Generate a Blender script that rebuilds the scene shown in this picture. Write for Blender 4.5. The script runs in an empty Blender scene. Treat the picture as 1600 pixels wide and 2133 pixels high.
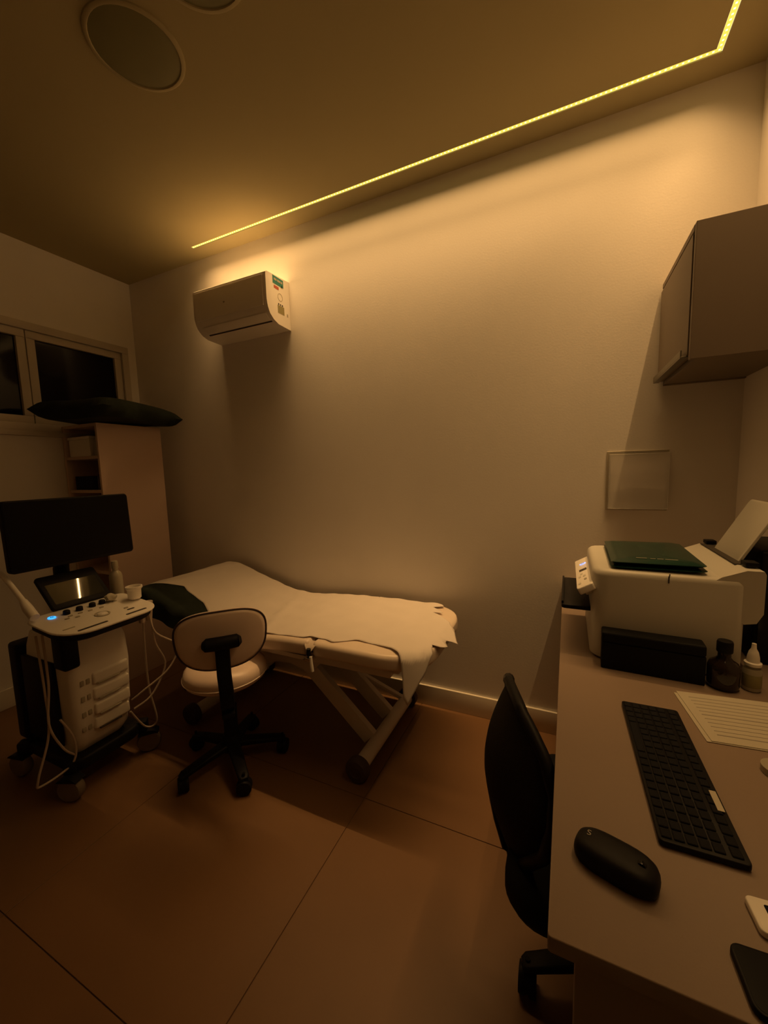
import bpy, bmesh, math, random
from mathutils import Vector, Matrix
random.seed(7)
S = bpy.context.scene
COL = S.collection
# ------------------------------------------------------------------ camera
YAW, PITCH, ROLL = -0.437807, -0.107959, -0.028482
FPX = 820.105
cd = bpy.data.cameras.new('camera')
cam = bpy.data.objects.new('camera', cd)
COL.objects.link(cam)
fwd = Vector((math.sin(YAW) * math.cos(PITCH), math.cos(YAW) * math.cos(PITCH), math.sin(PITCH)))
rt = Vector((math.cos(YAW), -math.sin(YAW), 0))
upv = rt.cross(fwd)
r2 = rt * math.cos(ROLL) + upv * math.sin(ROLL)
u2 = -rt * math.sin(ROLL) + upv * math.cos(ROLL)
m3 = Matrix((r2, u2, -fwd)).transposed()
cam.matrix_world = Matrix.Translation((0, -1.956, 1.30)) @ m3.to_4x4()
cd.sensor_fit = 'HORIZONTAL'
cd.sensor_width = 36.0
cd.lens = FPX * 36.0 / 1600.0
cd.clip_start = 0.02
S.camera = cam
# ------------------------------------------------------------------ world, exposure
w = bpy.data.worlds.new('night'); S.world = w
w.use_nodes = True
w.node_tree.nodes['Background'].inputs[0].default_value = (0.25, 0.3, 0.6, 1)
w.node_tree.nodes['Background'].inputs[1].default_value = 0.002
S.view_settings.view_transform = 'Standard'
S.view_settings.look = 'None'
S.view_settings.exposure = 0.0
S.view_settings.gamma = 1.0
S.view_settings.use_curve_mapping = False
c = S.cycles
c.use_denoising = True
c.max_bounces = 8
c.diffuse_bounces = 6
c.glossy_bounces = 4
c.sample_clamp_indirect = 6.0
c.use_light_tree = True
c.caustics_reflective = False
c.caustics_refractive = False
LED_RGB = (1.0, 0.56, 0.20)
# watts and beam angle of the strip's runs: wide and focused share of the back run, near and far part of the side run
LED_WIDE, LED_FOCUS, LED_SIDE, LED_SIDE_FAR = (5.1, 117), (4.7, 58), (3.3, 104), (0.5, 115)
# ------------------------------------------------------------------ materials
MATS = {}
def mat(name, col, rough=0.6, metal=0.0, vary=0.08, scale=6.0, bump=0.0, bscale=200.0, spec=0.5, trans=0.0, alpha=1.0, emit=None, estr=0.0, coat=0.0):
    m = bpy.data.materials.new(name); m.use_nodes = True
    nt = m.node_tree; b = nt.nodes['Principled BSDF']
    tc = nt.nodes.new('ShaderNodeTexCoord')
    n = nt.nodes.new('ShaderNodeTexNoise'); n.inputs['Scale'].default_value = scale; n.inputs['Detail'].default_value = 4
    nt.links.new(tc.outputs['Object'], n.inputs['Vector'])
    r = nt.nodes.new('ShaderNodeValToRGB')
    r.color_ramp.elements[0].position = 0.3; r.color_ramp.elements[1].position = 0.7
    r.color_ramp.elements[0].color = tuple(x * (1 - vary) for x in col) + (1,)
    r.color_ramp.elements[1].color = tuple(min(1, x * (1 + vary)) for x in col) + (1,)
    nt.links.new(n.outputs['Fac'], r.inputs['Fac'])
    nt.links.new(r.outputs['Color'], b.inputs['Base Color'])
    b.inputs['Roughness'].default_value = rough
    b.inputs['Metallic'].default_value = metal
    b.inputs['Specular IOR Level'].default_value = spec
    b.inputs['Transmission Weight'].default_value = trans
    b.inputs['Alpha'].default_value = alpha
    b.inputs['Coat Weight'].default_value = coat
    if emit:
        b.inputs['Emission Color'].default_value = tuple(emit) + (1,)
        b.inputs['Emission Strength'].default_value = estr
    if bump:
        n2 = nt.nodes.new('ShaderNodeTexNoise'); n2.inputs['Scale'].default_value = bscale; n2.inputs['Detail'].default_value = 3
        nt.links.new(tc.outputs['Object'], n2.inputs['Vector'])
        bp = nt.nodes.new('ShaderNodeBump'); bp.inputs['Strength'].default_value = bump; bp.inputs['Distance'].default_value = 0.002
        nt.links.new(n2.outputs['Fac'], bp.inputs['Height'])
        nt.links.new(bp.outputs['Normal'], b.inputs['Normal'])
    MATS[name] = m
    return m
WALL = mat('wall_paint', (0.80, 0.765, 0.73), 0.85, vary=0.03, scale=2, bump=0.15, bscale=120, spec=0.2)
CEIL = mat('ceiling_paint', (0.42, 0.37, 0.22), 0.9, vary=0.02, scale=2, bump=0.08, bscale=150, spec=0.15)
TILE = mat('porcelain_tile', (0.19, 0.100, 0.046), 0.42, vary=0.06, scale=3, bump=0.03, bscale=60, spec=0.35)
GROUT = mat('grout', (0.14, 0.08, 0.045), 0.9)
BASE = mat('baseboard_paint', (0.76, 0.71, 0.62), 0.5, vary=0.03)
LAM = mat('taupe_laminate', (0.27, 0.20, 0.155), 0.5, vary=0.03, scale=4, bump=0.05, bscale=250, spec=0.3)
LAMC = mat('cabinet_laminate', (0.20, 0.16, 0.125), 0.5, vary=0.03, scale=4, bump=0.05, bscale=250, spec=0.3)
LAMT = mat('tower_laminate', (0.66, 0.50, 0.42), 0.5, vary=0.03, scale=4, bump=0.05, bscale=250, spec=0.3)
LAMEDGE = mat('laminate_edge', (0.40, 0.32, 0.25), 0.55, vary=0.03)
DARKGAP = mat('dark_gap', (0.05, 0.04, 0.03), 0.8)
WPLAS = mat('white_plastic', (0.88, 0.84, 0.79), 0.4, vary=0.02, spec=0.4)
WPRN = mat('printer_plastic', (0.62, 0.60, 0.54), 0.45, vary=0.02, bump=0.05, bscale=500)
WMETAL = mat('white_powder_coat', (0.82, 0.76, 0.70), 0.4, vary=0.03, bump=0.03, bscale=300)
BPLAS = mat('black_plastic', (0.010, 0.009, 0.010), 0.5, vary=0.1, spec=0.15)
BMATTE = mat('black_matte', (0.010, 0.010, 0.010), 0.75, vary=0.1, spec=0.15)
BGLOSS = mat('black_gloss', (0.006, 0.006, 0.007), 0.12, vary=0.05, spec=0.3)
MESHF = mat('black_mesh_fabric', (0.020, 0.018, 0.014), 0.8, vary=0.35, scale=400, bump=0.5, bscale=500, spec=0.1)
SCREEN = mat('monitor_screen', (0.004, 0.004, 0.005), 0.28, vary=0.05, spec=0.15)
TOUCH = mat('touch_screen_glass', (0.03, 0.03, 0.022), 0.03, vary=0.05, spec=0.7)
STEEL = mat('chrome', (0.75, 0.72, 0.68), 0.2, metal=1.0, vary=0.03)
ALU = mat('brushed_aluminium', (0.26, 0.24, 0.20), 0.4, metal=1.0, vary=0.05, scale=40)
VINYL = mat('cream_vinyl', (0.80, 0.68, 0.58), 0.28, vary=0.03, bump=0.06, bscale=160, spec=0.5)
STOOLV = mat('stool_vinyl', (0.85, 0.70, 0.62), 0.32, vary=0.03, bump=0.08, bscale=200, spec=0.5)
PAPER = mat('sheet_paper', (0.70, 0.64, 0.60), 0.8, vary=0.02, scale=9, bump=0.2, bscale=35, spec=0.2)
SHEET = mat('printed_paper_white', (0.52, 0.48, 0.39), 0.8, vary=0.02)
INK = mat('printed_ink', (0.30, 0.27, 0.23), 0.8)
DGREEN = mat('dark_green_cloth', (0.020, 0.026, 0.018), 0.85, vary=0.2, scale=12, bump=0.3, bscale=300, spec=0.15)
GBOOK = mat('dark_green_glossy_cover', (0.012, 0.045, 0.032), 0.22, vary=0.15, scale=20, spec=0.4)
TEAL = mat('teal_sticker', (0.02, 0.20, 0.17), 0.5)
RED = mat('red_print', (0.50, 0.10, 0.05), 0.6)
OLIVE = mat('olive_print', (0.30, 0.27, 0.12), 0.6)
GREYP = mat('grey_print', (0.42, 0.38, 0.30), 0.6)
WINF = mat('window_frame_paint', (0.55, 0.50, 0.44), 0.5, vary=0.04)
GLASS = mat('night_window_glass', (0.004, 0.004, 0.008), 0.08, vary=0.05, spec=0.25)
CLEAR = mat('clear_acrylic', (0.80, 0.78, 0.74), 0.15, vary=0.02, alpha=0.4)
FROST = mat('translucent_bottle', (0.60, 0.55, 0.42), 0.35, vary=0.03, trans=0.35)
AMBER = mat('dark_glass', (0.02, 0.012, 0.010), 0.10, vary=0.05, spec=0.5)
CABLE = mat('pale_cable', (0.50, 0.42, 0.35), 0.5)
RUBBER = mat('brown_rubber', (0.06, 0.035, 0.03), 0.7)
GREYW = mat('grey_caster', (0.19, 0.15, 0.11), 0.6)
CYAN = mat('blue_button_light', (0.05, 0.35, 0.8), 0.4, emit=(0.05, 0.42, 1.0), estr=1.3)
CYAN2 = mat('pale_button_light', (0.4, 0.5, 0.9), 0.4, emit=(0.42, 0.52, 1.0), estr=0.95)
LEDCHIP = mat('led_chip', (0.9, 0.7, 0.3), 0.5, emit=(1.0, 0.88, 0.42), estr=2.2)
LEDTAPE = mat('led_tape', (0.10, 0.07, 0.012), 0.6, vary=0.02, emit=(1.0, 0.74, 0.10), estr=1.15)
CHANGLOW = mat('channel_glow', (0.12, 0.085, 0.03), 0.6, vary=0.02, emit=(1.0, 0.88, 0.45), estr=0.9)  # emission stands in for LED light caught by the channel edges
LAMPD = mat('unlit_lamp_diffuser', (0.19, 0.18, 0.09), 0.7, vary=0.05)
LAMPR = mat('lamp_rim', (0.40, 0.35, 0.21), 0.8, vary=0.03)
LOGO = mat('pale_mark', (0.32, 0.29, 0.24), 0.5)
KEYM = mat('key_plastic', (0.011, 0.011, 0.014), 0.75, vary=0.08, spec=0.12)
# ------------------------------------------------------------------ mesh builder
class MB:
    def __init__(s): s.bm = bmesh.new()
    def box(s, x0, x1, y0, y1, z0, z1, bev=0.0, seg=2, T=None):
        vs = [s.bm.verts.new(p) for p in ((x0, y0, z0), (x1, y0, z0), (x1, y1, z0), (x0, y1, z0), (x0, y0, z1), (x1, y0, z1), (x1, y1, z1), (x0, y1, z1))]
        fs = [s.bm.faces.new([vs[i] for i in f]) for f in ((3, 2, 1, 0), (4, 5, 6, 7), (0, 1, 5, 4), (1, 2, 6, 5), (2, 3, 7, 6), (3, 0, 4, 7))]
        if bev > 0:
            es = list({e for f in fs for e in f.edges})
            r = bmesh.ops.bevel(s.bm, geom=es, offset=bev, segments=seg, profile=0.6, affect='EDGES')
            vs = list({v for f in r['faces'] for v in f.verts} | {v for v in vs if v.is_valid})
        if T is not None:
            for v in vs: v.co = T @ v.co
        return s
    def ring(s, pts): return [s.bm.verts.new(p) for p in pts]
    def bridge(s, a, b, closed=True):
        n = len(a)
        for i in range(n if closed else n - 1):
            j = (i + 1) % n
            s.bm.faces.new((a[i], a[j], b[j], b[i]))
    def loft(s, rings, cap0=True, cap1=True, closed=True):
        R = [s.ring(r) for r in rings]
        for a, b in zip(R, R[1:]): s.bridge(a, b, closed)
        if cap0: s.bm.faces.new(list(reversed(R[0])))
        if cap1: s.bm.faces.new(R[-1])
        return s
    def tube(s, path, r, seg=10, caps=True, squash=1.0):
        path = [Vector(p) for p in path]
        rr = r if isinstance(r, (list, tuple)) else [r] * len(path)
        rings = []; n0 = None
        for i, p in enumerate(path):
            d = (path[min(i + 1, len(path) - 1)] - path[max(i - 1, 0)]).normalized()
            if n0 is None:
                n0 = d.cross(Vector((0, 0, 1)))
                if n0.length < 1e-3: n0 = d.cross(Vector((0, 1, 0)))
            n0 = (n0 - d * n0.dot(d)).normalized()
            b0 = d.cross(n0)
            rings.append([p + (n0 * math.cos(t) + b0 * math.sin(t) * squash) * rr[i] for t in (2 * math.pi * k / seg for k in range(seg))])
        return s.loft(rings, caps, caps)
    def bar(s, p0, p1, wd, th, side=(0, 1, 0), bev=0.003):
        p0, p1 = Vector(p0), Vector(p1); d = p1 - p0; L = d.length; d.normalize()
        a = Vector(side); a = (a - d * a.dot(d)).normalized(); b = d.cross(a)
        T = Matrix((d, a, b)).transposed().to_4x4(); T.translation = p0
        return s.box(0, L, -th / 2, th / 2, -wd / 2, wd / 2, bev, 2, T)
    def lathe(s, prof, cx, cy, seg=24, cap0=True, cap1=True, ax=None):
        rings = []
        for r, z in prof:
            ring = []
            for k in range(seg):
                t = 2 * math.pi * k / seg
                p = Vector((r * math.cos(t), r * math.sin(t), z))
                ring.append(ax @ p if ax is not None else p + Vector((cx, cy, 0)))
            rings.append(ring)
        return s.loft(rings, cap0, cap1)
    def slab(s, pts, z0, z1, inset=0.0, T=None):
        # rounded slab from a plan outline, edges eased by inset
        cx = sum(p[0] for p in pts) / len(pts); cy = sum(p[1] for p in pts) / len(pts)
        def rg(k, z):
            o = []
            for x, y in pts:
                d = Vector((x - cx, y - cy)); l = d.length
                q = d * ((l - k) / l) if l > 1e-6 else d
                v = Vector((cx + q.x, cy + q.y, z))
                o.append(T @ v if T is not None else v)
            return o
        if inset:
            return s.loft([rg(inset, z0), rg(0, z0 + inset), rg(0, z1 - inset), rg(inset * .4, z1 - inset * .3), rg(inset, z1)])
        return s.loft([rg(0, z0), rg(0, z1)])
    def quad(s, a, b, cc, d):
        s.bm.faces.new([s.bm.verts.new(p) for p in (a, b, cc, d)]); return s
def rrect(x0, x1, y0, y1, r, n=5, rs=None):
    rs = rs or (r, r, r, r); o = []
    for (cx, cy, a0, q) in ((x1 - rs[0], y1 - rs[0], 0, rs[0]), (x0 + rs[1], y1 - rs[1], 90, rs[1]), (x0 + rs[2], y0 + rs[2], 180, rs[2]), (x1 - rs[3], y0 + rs[3], 270, rs[3])):
        for k in range(n + 1):
            t = math.radians(a0 + 90 * k / n)
            o.append((cx + q * math.cos(t), cy + q * math.sin(t)))
    return o
ORG = {}
def build(name, mb, m, parent=None, org=None, smooth=35):
    me = bpy.data.meshes.new(name)
    bmesh.ops.recalc_face_normals(mb.bm, faces=mb.bm.faces[:])
    mb.bm.to_mesh(me); mb.bm.free()
    o = bpy.data.objects.new(name, me); COL.objects.link(o)
    if parent is not None:
        of = ORG[parent]
        o.parent = parent
    else:
        of = Vector(org) if org is not None else Vector((0, 0, 0))
        o.location = of
    ORG[o] = of
    me.transform(Matrix.Translation(-of))
    me.materials.append(m)
    if smooth:
        for p in me.polygons: p.use_smooth = True
        me.set_sharp_from_angle(angle=math.radians(smooth))
    return o
def thing(name, label, cat, loc, group=None):
    o = bpy.data.objects.new(name, None); COL.objects.link(o)
    o.location = loc; o.empty_display_size = 0.1
    ORG[o] = Vector(loc)
    return tag(o, label, cat, group)
def tag(o, label, cat, group=None):
    o['label'] = label; o['category'] = cat
    if group: o['group'] = group
    return o
def struct(o): o['kind'] = 'structure'; return o
def copy_part(src, parent, shift=(0, 0, 0), name=None):
    o = src.copy(); COL.objects.link(o); o.parent = parent
    o.location = Vector(src.location) + Vector(shift); ORG[o] = ORG[parent]
    return o
def text_mesh(txt, size, m, parent, T, name='lettering', depth=0.0004):
    cu = bpy.data.curves.new('t', 'FONT'); cu.body = txt; cu.size = size; cu.extrude = depth
    cu.align_x = 'CENTER'; cu.align_y = 'CENTER'
    t = bpy.data.objects.new('t', cu); COL.objects.link(t)
    bpy.context.view_layer.update()
    me = bpy.data.meshes.new_from_object(t.evaluated_get(bpy.context.evaluated_depsgraph_get()))
    bpy.data.objects.remove(t)
    me.transform(Matrix.Translation(-ORG[parent]) @ T)
    me.materials.clear(); me.materials.append(m)
    o = bpy.data.objects.new(name, me); COL.objects.link(o); o.parent = parent; ORG[o] = ORG[parent]
    return o
def lerp(a, b, t): return a + (b - a) * t
def interp(tab, x):
    if x <= tab[0][0]: return tab[0][1]
    for (x0, y0), (x1, y1) in zip(tab, tab[1:]):
        if x <= x1:
            t = (x - x0) / (x1 - x0)
            return lerp(y0, y1, t)
    return tab[-1][1]
# ------------------------------------------------------------------ room shell
XL, XR, YB, YF, H = -2.89, 0.595, 0.0, -3.5, 2.67
fl = struct(build('floor', MB().box(XL - .1, XR + .1, YF - .1, .1, -.06, -.003), GROUT))
# porcelain tiles, 80 cm joints measured at x=-0.71, y=-0.70
xs = sorted({XL, XR} | {-0.71 + 0.803 * k for k in range(-6, 4) if XL < -0.71 + 0.803 * k < XR})
ys = sorted({YF, YB} | {-0.70 - 0.803 * k for k in range(-2, 6) if YF < -0.70 - 0.803 * k < YB})
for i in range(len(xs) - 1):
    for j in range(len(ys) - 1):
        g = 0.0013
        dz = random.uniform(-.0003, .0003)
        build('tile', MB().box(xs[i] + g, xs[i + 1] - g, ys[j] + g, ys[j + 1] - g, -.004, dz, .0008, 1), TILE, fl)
# ceiling with the narrow recess for the strip light
RY0, RY1, RX0, RX1, RD = -0.126, -0.105, 0.4245, 0.4455, 0.0030
LEG_END = -1.75
XS = -2.10
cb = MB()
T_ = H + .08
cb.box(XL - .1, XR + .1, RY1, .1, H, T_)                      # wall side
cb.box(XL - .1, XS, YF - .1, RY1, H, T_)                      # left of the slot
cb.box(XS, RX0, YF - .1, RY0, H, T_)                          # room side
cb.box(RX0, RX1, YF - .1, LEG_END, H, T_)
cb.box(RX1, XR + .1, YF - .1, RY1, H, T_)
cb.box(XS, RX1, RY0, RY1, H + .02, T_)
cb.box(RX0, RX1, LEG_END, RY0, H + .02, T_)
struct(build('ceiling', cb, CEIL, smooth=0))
struct(build('wall_back', MB().box(XL - .1, XR + .1, 0, .1, -.06, T_), WALL, smooth=0))
struct(build('wall_right', MB().box(XR, XR + .1, YF, 0, -.06, T_), WALL, smooth=0))
struct(build('wall_front', MB().box(XL - .1, XR + .1, YF - .1, YF, -.06, T_), WALL, smooth=0))
# left wall with a window opening
WY0, WY1, WZ0, WZ1 = -1.95, -0.06, 1.585, 2.215
wl = MB()
wl.box(XL - .1, XL, YF, WY0, -.06, T_); wl.box(XL - .1, XL, WY1, 0, -.06, T_)
wl.box(XL - .1, XL, WY0, WY1, -.06, WZ0); wl.box(XL - .1, XL, WY0, WY1, WZ1, T_)
struct(build('wall_left', wl, WALL, smooth=0))
win = bpy.data.objects.new('window_1', None); COL.objects.link(win); win.location = (XL, -1, WZ0); ORG[win] = Vector(win.location); struct(win)
fm = MB()
fo = XL + .012
def wframe(mb, y0, y1, z0, z1, wd, x0, x1, b=.004):
    mb.box(x0, x1, y0, y1, z1 - wd, z1, b); mb.box(x0, x1, y0, y1, z0, z0 + wd, b)
    mb.box(x0, x1, y0, y0 + wd, z0 + wd, z1 - wd, b); mb.box(x0, x1, y1 - wd, y1, z0 + wd, z1 - wd, b)
wframe(fm, WY0, WY1, WZ0, WZ1, .045, XL - .06, fo)
build('window_frame', fm, WINF, win)
for (a, b_) in ((-.655, WY1 - .045), (-1.28, -.655), (WY0 + .045, -1.28)):
    sm = MB(); wframe(sm, a + .002, b_ - .002, WZ0 + .045, WZ1 - .045, .044, XL - .045, XL - .004)
    sash = build('sash', sm, WINF, win)
    build('pane', MB().box(XL - .03, XL - .024, a + .04, b_ - .04, WZ0 + .085, WZ1 - .085), GLASS, sash, smooth=0)
build('window_sill', MB().box(XL - .06, XL + .03, WY0 - .02, WY1 + .02, WZ0 - .03, WZ0, .004), WINF, win)
bb = MB().box(XL, XR, -.013, 0, 0, .112, .003)
struct(build('baseboard_back', bb, BASE))
struct(build('baseboard_left', MB().box(XL, XL + .013, YF, -.013, 0, .112, .003), BASE))
struct(build('baseboard_right', MB().box(XR - .013, XR, YF, -.013, 0, .112, .003), BASE))
struct(build('baseboard_front', MB().box(XL + .013, XR - .013, YF, YF + .013, 0, .112, .003), BASE))
# ------------------------------------------------------------------ LED strip in the ceiling
led = thing('led_strip_light', 'lit warm yellow strip light recessed in the ceiling along the back wall', 'strip light', (-.8, RY0, H))
ch = MB()
zt = H + RD
ch.box(XS, RX1, RY0, RY1, zt + .0012, zt + .004)
ch.box(RX0, RX1, LEG_END, RY0, zt + .0012, zt + .004)
build('channel', ch, CHANGLOW, led, smooth=0)
tp = MB()
tp.box(XS + .003, RX1 - .003, RY0 + .002, RY1 - .002, zt, zt + .0011)
tp.box(RX0 + .002, RX1 - .002, LEG_END + .003, RY0 + .002, zt, zt + .0011)
build('led_tape', tp, LEDTAPE, led, smooth=0)
cp = MB()
ym, xm = (RY0 + RY1) / 2, (RX0 + RX1) / 2
hw = .0030
n = int((xm - XS - .01) / .0167)
for k in range(n + 1):
    x = xm - k * .0167; z = zt - .0006
    cp.quad((x - hw, ym - hw, z), (x - hw, ym + hw, z), (x + hw, ym + hw, z), (x + hw, ym - hw, z))
n = int((ym - LEG_END - .01) / .0167)
for k in range(1, n + 1):
    y = ym - k * .0167; z = zt - .0006
    cp.quad((xm - hw, y - hw, z), (xm - hw, y + hw, z), (xm + hw, y + hw, z), (xm + hw, y - hw, z))
chips = build('led_chips', cp, LEDCHIP, led, smooth=0)
chips['kind'] = 'stuff'
def led_lamp(nm, x, y, sx, sy, pw):
    l = bpy.data.lights.new(nm, 'AREA'); l.shape = 'RECTANGLE'; l.size = sx; l.size_y = sy
    l.energy = pw[0]; l.color = LED_RGB; l.spread = math.radians(pw[1])
    o = bpy.data.objects.new(nm, l); COL.objects.link(o); o.location = Vector((x, y, zt - .0014)) - ORG[led]; o.parent = led
    return o
led_lamp('led_light', (XS + xm) / 2, ym, xm - XS - .01, .006, LED_WIDE)
led_lamp('led_light', (XS + xm) / 2, ym, xm - XS - .01, .006, LED_FOCUS)
led_lamp('led_light', xm, (ym - 1.1) / 2, .006, ym + 1.1 - .01, LED_SIDE)
led_lamp('led_light', xm, (LEG_END - 1.1) / 2, .006, -1.1 - LEG_END - .01, LED_SIDE_FAR)
# ------------------------------------------------------------------ two unlit round ceiling lamps
for k, (lx, ly, lab) in enumerate(((-1.29, -.985, 'unlit round ceiling lamp with a thin rim, wholly in view above the monitor'), (-.925, -1.075, 'second unlit round ceiling lamp, nearer the camera and mostly out of view'))):
    dl = thing('ceiling_lamp', lab, 'lamp', (lx, ly, H), 'unlit round ceiling lamps')
    mb = MB(); mb.lathe([(.128, H - .004), (.130, H - .007), (.137, H - .007), (.142, H - .004), (.143, H)], lx, ly, 40, False, False)
    build('lamp_rim', mb, LAMPR, dl)
    mb = MB(); mb.lathe([(.001, H - .014), (.06, H - .0125), (.10, H - .009), (.1285, H - .004), (.1285, H)], lx, ly, 40, True, False)
    build('diffuser', mb, LAMPD, dl)
# ------------------------------------------------------------------ air conditioner
ac = thing('air_conditioner', 'white split air conditioner mounted high on the back wall', 'air conditioner', (-1.75, 0, 2.23))
X0, X1 = -2.03, -1.48
def acprof(k=0.0):
    return [(-.001, 2.384), (-.19 + k, 2.372), (-.198 + k, 2.366), (-.2 + k, 2.35), (-.2 + k, 2.225), (-.193 + k, 2.19), (-.178 + k, 2.160), (-.15 + k, 2.137), (-.11 + k, 2.122), (-.001, 2.118)]
mb = MB()
mb.loft([[(x, y, z) for y, z in acprof()] for x in (X0 + .006, X1 - .006)], True, True)
build('body', mb, WPLAS, ac, smooth=30)
for x0, x1, nm in ((X0, X0 + .0055, 'end_cap'), (X1 - .0055, X1, 'end_cap')):
    mb = MB(); mb.loft([[(x, y, z) for y, z in acprof(.001)] for x in (x0, x1)], True, True)
    build(nm, mb, WPLAS, ac, smooth=30)
build('front_panel', MB().box(X0 + .02, X1 - .02, -.2045, -.199, 2.196, 2.352, .003), WPLAS, ac)
# air outlet louvre along the lower front curve
mb = MB(); mb.bar((X0 + .05, -.1395, 2.1325), (X1 - .02, -.1395, 2.1325), .003, .009, (0, -.83, .55), .001)
build('outlet_gap', mb, DARKGAP, ac)
mb = MB(); mb.bar((X0 + .05, -.168, 2.1515), (X1 - .025, -.168, 2.1515), .004, .040, (0, -.78, .63), .0015)
build('louvre', mb, WPLAS, ac)
mb = MB(); mb.box(-1.788, -1.776, -.2056, -.2044, 2.262, 2.270, .001); build('emblem', mb, GREYP, ac)
xs_ = X1 + .0008
def acdec(nm, y0, y1, z0, z1, m, par=ac): 
    return build(nm, MB().box(X1 - .0005, xs_, y0, y1, z0, z1), m, par, smooth=0)
st = acdec('energy_label', -.142, -.053, 2.330, 2.372, TEAL)
for k, (a, b_) in enumerate(((-.132, -.110), (-.104, -.078), (-.075, -.062))):
    o = build('print_line', MB().box(xs_ - .0002, xs_ + .0004, a, b_, 2.349, 2.360), GREYP, st, smooth=0)
acdec('red_sticker', -.134, -.094, 2.307, 2.322, RED)
acdec('print_dot', -.072, -.062, 2.326, 2.338, OLIVE)
mb = MB(); mb.lathe([(.021, 0), (.021, .0012), (.018, .0012), (.018, 0)], 0, 0, 24, False, False, Matrix.Translation((X1 - .0004, -.085, 2.272)) @ Matrix.Rotation(math.pi / 2, 4, 'Y'))
build('round_print', mb, GREYP, ac)
tb = acdec('rating_label', -.110, -.055, 2.184, 2.226, OLIVE)
for k in range(3):
    build('print_line', MB().box(xs_ - .0002, xs_ + .0004, -.105 + k * .016, -.097 + k * .016, 2.228, 2.236), BPLAS, tb, smooth=0)
acdec('print_dot', -.032, -.022, 2.184, 2.200, GREYP)
# ------------------------------------------------------------------ wall cabinet, upper right
wc = thing('wall_cabinet', 'taupe wall cabinet with flip-up door hung in the right corner', 'cabinet', (.45, -.235, 1.6))
CX0, CX1, CY0, CY1, CZ0, CZ1 = .32, XR, -.468, -.001, 1.600, 1.985
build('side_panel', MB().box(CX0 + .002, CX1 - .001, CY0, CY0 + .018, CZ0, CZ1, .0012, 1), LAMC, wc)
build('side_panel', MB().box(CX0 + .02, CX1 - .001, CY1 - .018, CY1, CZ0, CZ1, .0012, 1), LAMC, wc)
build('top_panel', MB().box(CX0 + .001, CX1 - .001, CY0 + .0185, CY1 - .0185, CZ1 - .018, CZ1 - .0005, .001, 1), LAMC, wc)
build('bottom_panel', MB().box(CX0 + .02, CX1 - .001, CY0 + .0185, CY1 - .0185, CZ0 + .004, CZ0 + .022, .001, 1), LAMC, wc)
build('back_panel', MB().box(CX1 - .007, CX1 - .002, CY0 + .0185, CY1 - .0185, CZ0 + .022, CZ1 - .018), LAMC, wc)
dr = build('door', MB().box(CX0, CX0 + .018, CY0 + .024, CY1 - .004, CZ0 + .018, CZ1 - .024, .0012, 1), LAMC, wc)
hb = MB(); hb.box(CX0 - .016, CX0 + .004, CY0 + .03, CY1 - .012, CZ0 + .012, CZ0 + .017, .001, 1)
hb.box(CX0 - .016, CX0 - .012, CY0 + .03, CY1 - .012, CZ0 + .017, CZ0 + .036, .001, 1)
build('handle', hb, ALU, dr)
# ------------------------------------------------------------------ acrylic paper holder on the back wall
ph = thing('wall_paper_holder', 'clear acrylic document holder with blank sheet on the back wall', 'paper holder', (.264, 0, 1.1))
build('back_plate', MB().box(.150, .372, -.006, -.001, 1.098, 1.348, .001, 1), GREYP, ph)
pb = MB(); pb.box(.158, .370, -.034, -.030, 1.106, 1.335, .001, 1)
build('front_plate', pb, CLEAR, ph)
pb = MB(); pb.box(.158, .370, -.030, -.006, 1.104, 1.109, .001, 1); build('bottom_lip', pb, CLEAR, ph)
build('side_wall', MB().box(.158, .162, -.030, -.006, 1.109, 1.335), CLEAR, ph)
build('side_wall', MB().box(.366, .370, -.030, -.006, 1.109, 1.335), CLEAR, ph)
mb = MB(); rr = []
for i in range(9):
    z = 1.112 + .215 * i / 8
    rr.append([(.165 + .198 * j / 8, -.022 + .010 * (i / 8) - .003 * math.sin(j / 8 * 3.1) + .001 * math.sin(i * 2.1), z) for j in range(9)])
mb.loft(rr, False, False, closed=False)
psheet = build('paper_sheet', mb, PAPER, None, (.264, -.02, 1.112))
tag(psheet, 'sheet of paper inside the acrylic holder on the back wall', 'paper')
# ------------------------------------------------------------------ tower shelf, left corner
TX0, TX1, TY0, TY1, TZ = -2.885, -2.52, -.53, -.125, 1.622
tw = thing('shelf_tower', 'tall narrow taupe shelf unit in the left back corner', 'shelf', (-2.7, -.33, 0))
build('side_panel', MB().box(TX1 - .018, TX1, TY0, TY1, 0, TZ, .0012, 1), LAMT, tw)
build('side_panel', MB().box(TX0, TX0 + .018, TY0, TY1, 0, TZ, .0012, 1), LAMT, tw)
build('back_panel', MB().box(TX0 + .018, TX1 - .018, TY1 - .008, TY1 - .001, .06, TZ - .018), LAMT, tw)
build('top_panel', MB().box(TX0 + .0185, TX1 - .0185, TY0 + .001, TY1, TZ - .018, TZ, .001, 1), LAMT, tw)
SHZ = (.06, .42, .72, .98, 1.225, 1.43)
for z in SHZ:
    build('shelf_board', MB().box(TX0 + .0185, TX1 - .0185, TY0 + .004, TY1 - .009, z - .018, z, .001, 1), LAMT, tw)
bx = thing('storage_box', 'pale box on the top shelf of the tower', 'box', (-2.72, -.42, 1.43))
mb = MB(); mb.box(-2.85, -2.63, -.515, -.25, 1.4305, 1.535, .006); build('box_body', mb, WPLAS, bx)
mb = MB(); mb.box(-2.855, -2.625, -.519, -.246, 1.5352, 1.552, .004); build('lid', mb, WPLAS, bx)
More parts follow.
